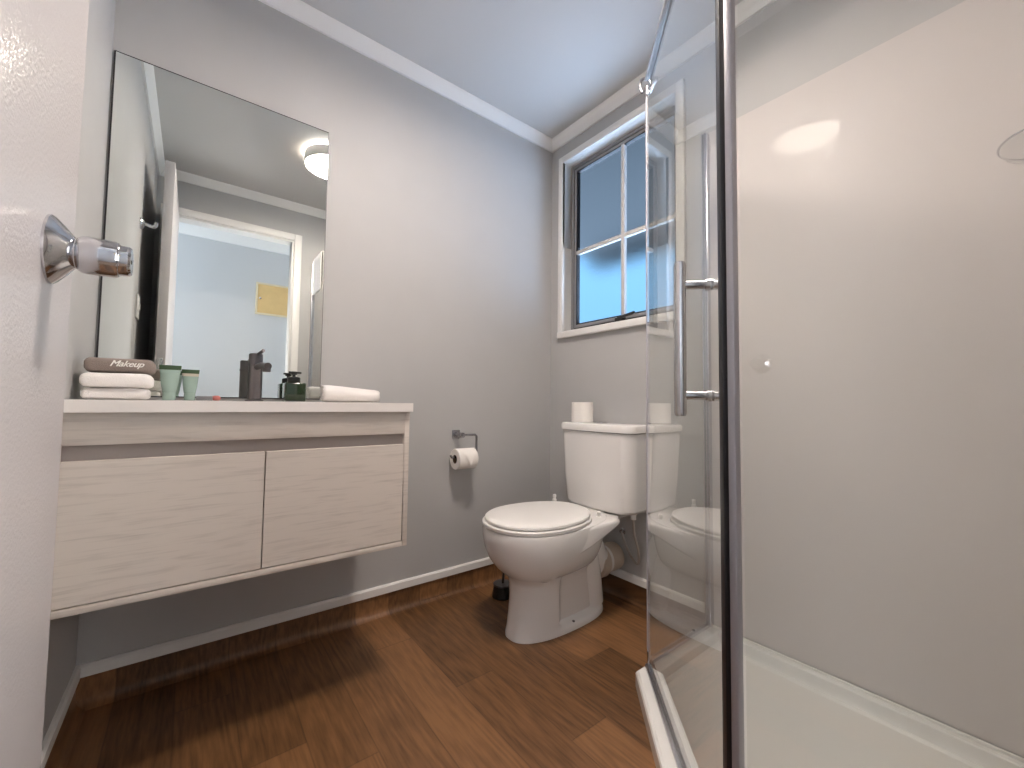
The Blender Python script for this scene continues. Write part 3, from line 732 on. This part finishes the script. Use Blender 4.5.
# tray
off = .038
outer = [(-.006, -.902), (-.466, -.902), (-.900, -1.336), (-.900, -W+.006), (-.006, -W+.006)]
def inset(poly, d):
    wall = (1, 1, 1, .55, .55)            # narrower ledge along the two walls
    n = len(poly); out = []
    for i in range(n):
        p0, p1, p2 = Vector(poly[i-1]), Vector(poly[i]), Vector(poly[(i+1) % n])
        e1 = (p1-p0).normalized(); e2 = (p2-p1).normalized()
        n1 = Vector((-e1.y, e1.x)); n2 = Vector((-e2.y, e2.x))
        d1, d2 = d*wall[i-1], d*wall[i]; cr_ = n1.x*n2.y - n1.y*n2.x
        q = p1 + Vector(((d1*n2.y - d2*n1.y)/cr_, (d2*n1.x - d1*n2.x)/cr_)); out.append((q.x, q.y))
    return out
def wall_aware(d):   # inset only
    return inset(outer, d)
zs = [(0, 0), (0, .040), (.003, .046), (.010, .050), (.046, .050), (.050, .047), (.056, .022), (.066, .013), (.085, .0115)]
bm = new()
A2 = sum(outer[i-1][0]*outer[i][1]-outer[i][0]*outer[i-1][1] for i in range(5))
sgn = 1 if A2 > 0 else -1
loft(bm, [[(x, y, z) for x, y in inset(outer, sgn*d)] for d, z in zs])
# slightly raised upstand along the two walls
box(bm, -.014, -.005, -W+.006, -.904, .046, .0575, .002); box(bm, -.898, -.014, -W+.005, -W+.014, .046, .0575, .002)
tr = tag(obj('shower_tray', bm, M_acrylic, origin='base', sharp=25), 'white neo angle shower tray on the brown floor', 'shower tray')
bm = new(); lathe(bm, [(.045, .0118), (.045, .0145), (.040, .0165), (.001, .0165)], (-.36, -1.44, 0), 'Z', 32); obj('waste_cover', bm, M_chrome, tr)

en = thing('shower_enclosure', 'clear glass corner shower enclosure with an angled door and chrome handle', 'shower screen', (-.45, -1.35, .05))
GT = .006; Z0, Z1 = .068, 1.972
bm = new(); box(bm, P_.x+.002, -.022, -.91-GT/2, -.91+GT/2, Z0-.006, Z1); obj('fixed_glass', bm, M_glass, en)
bm = new(); box(bm, -.89-GT/2, -.89+GT/2, -W+.024, Q_.y-.022, Z0-.006, Z1); obj('fixed_glass', bm, M_glass, en)
# channels and sills
bm = new(); box(bm, -.026, -.0045, -.923, -.897, .0505, 1.975, .002); box(bm, -.033, -.026, -.917, -.914, .0505, 1.975); box(bm, -.033, -.026, -.906, -.903, .0505, 1.975); obj('wall_channel', bm, M_alu, en)
bm = new(); box(bm, -.903, -.877, -W+.0045, -W+.026, .0505, 1.975, .002); obj('wall_channel', bm, M_alu, en)
bm = new(); beam(bm, (P_.x+.010, -.91, .0575), (-.027, -.91, .0575), .018, .013, .002); obj('sill', bm, M_alu, en)
bm = new(); beam(bm, (-.89, Q_.y-.024, .0575), (-.89, -W+.027, .0575), .018, .013, .002); obj('sill', bm, M_alu, en)
p3 = lambda v, z: (v.x, v.y, z)
bm = new(); beam(bm, p3(P_+dg*.012, .0555), p3(Q_-dg*.03, .0555), .026, .010, .002); beam(bm, p3(P_+dg*.012-nn*.012, .063), p3(Q_-dg*.03-nn*.012, .063), .003, .012); obj('door_sill', bm, M_alu, en)
bm = new(); beam(bm, p3(P_+dg*.030+nn*.009, Z1+.012), p3(Q_-dg*.002+nn*.009, Z1+.012), .008, .016, .002); beam(bm, p3(P_+dg*.030-nn*.010, Z1+.012), p3(Q_-dg*.002-nn*.010, Z1+.012), .006, .016, .002); beam(bm, p3(P_+dg*.025, Z1+.016), p3(Q_-dg*.002, Z1+.016), .014, .006, .001); obj('header_rail', bm, M_rail, en)
bm = new(); tube(bm, [p3(P_+nn*.016+dg*.006, Z1-.016), p3(P_+nn*.022+dg*.002, Z1+.006), p3(P_+nn*.020, Z1+.030), p3(P_+nn*.006-dg*.004, Z1+.040), p3(P_-nn*.012-dg*.002, Z1+.028), p3(P_-nn*.016+dg*.004, Z1-.014)], .0055, 12, 4)
beam(bm, p3(P_-nn*.006+dg*.004, Z1-.020), p3(P_-nn*.014+dg*.085, Z1-.030), .012, .012, .003); beam(bm, p3(P_-nn*.012+dg*.05, Z1-.025), p3(P_-nn*.012+dg*.05, Z1+.004), .006, .006, .001, (nn.x, nn.y, 0)); obj('corner_bracket', bm, M_chrome, en)
# post at the near corner
bm = new(); beam(bm, (Q_.x, Q_.y-.006, .0525), (Q_.x, Q_.y-.006, 2.0), .020, .013, .003, (0, 1, 0)); obj('corner_post', bm, M_post, en)
# glass door
bm = new(); beam(bm, p3(P_+dg*.008, (Z0+Z1)/2), p3(Q_-dg*.014, (Z0+Z1)/2), GT, Z1-Z0-.004); gd = obj('glass_door', bm, M_glass, en)
bm = new(); beam(bm, p3(Q_-dg*.016+nn*.001, Z0), p3(Q_-dg*.016+nn*.001, Z1), .018, .016, .001, (nn.x, nn.y, 0)); sl = obj('magnetic_seal', bm, M_black, gd); sl['label'] = 'black magnetic door seal'
hb = P_ + (Vector((-.825, -1.330))-P_).dot(dg)*dg
bm = new()
tube(bm, [p3(hb+nn*.056, .866), p3(hb+nn*.056, .872), p3(hb+nn*.056, 1.158), p3(hb+nn*.056, 1.164)], [.0095, .0115, .0115, .0095], 20)
for z in (1.119, .905):
    tube(bm, [p3(hb+nn*.0035, z), p3(hb+nn*.052, z)], .0085, 16); tube(bm, [p3(hb+nn*.003, z), p3(hb+nn*.010, z)], .0115, 16)
    tube(bm, [p3(hb-nn*.0035, z), p3(hb-nn*.014, z)], .010, 16)
hd = obj('handle', bm, M_brushed, gd); hd['label'] = 'satin chrome D handle'
for z0_, z1_ in ((.061, .098), (Z1-.03, Z1-.002)):
    bm = new(); tube(bm, [p3(P_+dg*.012, z0_), p3(P_+dg*.012, z1_)], .0065, 16); obj('pivot_hinge', bm, M_chrome, gd)
bm = new(); beam(bm, p3(P_+dg*.003, Z0+.03), p3(P_+dg*.003, Z1-.03), .0085, .013, .001, (dg.x, dg.y, 0)); obj('edge_seal', bm, mat('clear_vinyl_strip', (0.46, 0.45, 0.50), .5), gd)

# soap dish in the shower corner
t = thing('soap_dish', 'clear round soap dish in the shower at the right edge', 'soap dish', (-.118, -1.72, 1.45))
SDX, SDY, SDZ, SA, SB = -.118, -1.731, 1.462, .092, .064
def oval(k, z): return [(SDX + SA*k*math.cos(2*PI*i/48), SDY + SB*k*math.sin(2*PI*i/48), z) for i in range(48)]
bm = new(); loft(bm, [oval(k, SDZ+h) for k, h in ((.02, 0), (.66, .001), (.86, .010), (.985, .027), (.99, .029), (.96, .029), (.83, .012), (.64, .004), (.02, .003))]); obj('dish', bm, M_clear, t)
bm = new(); tube(bm, oval(1.0, 1.492)[:] + oval(1.0, 1.492)[:1], .0022, 10); tube(bm, [(SDX, SDY-.064, 1.492), (SDX, -W+.006, 1.492)], .004, 12); obj('wire_holder', bm, M_chrome, t)

# towel over the return panel (seen in the mirror)
bm = new()
prof = []
for s, th_ in ((1, 0), ): pass
def drape(y):
    o = .0085 + .0015*noise.noise(Vector((y*30, 0, 1)))
    zt = Z1+.005
    pts = [(-.89-o-.004*noise.noise(Vector((y*22, z*5, 2))), z) for z in (1.70, 1.76, 1.82, 1.88, 1.94)] + [(-.89-.007, zt), (-.89, zt+.004), (-.89+.007, zt)] + [(-.89+o, z) for z in (1.94, 1.88, 1.82, 1.78)]
    return pts
ys = [-1.50 - .24*i/20 for i in range(21)]
grid = [[bm.verts.new((x, y, z)) for x, z in drape(y)] for y in ys]
fs = []
for i in range(20):
    for j in range(len(grid[0])-1): fs.append(bm.faces.new((grid[i][j], grid[i+1][j], grid[i+1][j+1], grid[i][j+1])))
bmesh.ops.recalc_face_normals(bm, faces=fs)
bmesh.ops.solidify(bm, geom=fs, thickness=-.004)
tag(obj('hanging_towel', bm, M_towel, origin='base', sharp=80), 'white towel hung over the shower glass, seen in the mirror', 'towel')
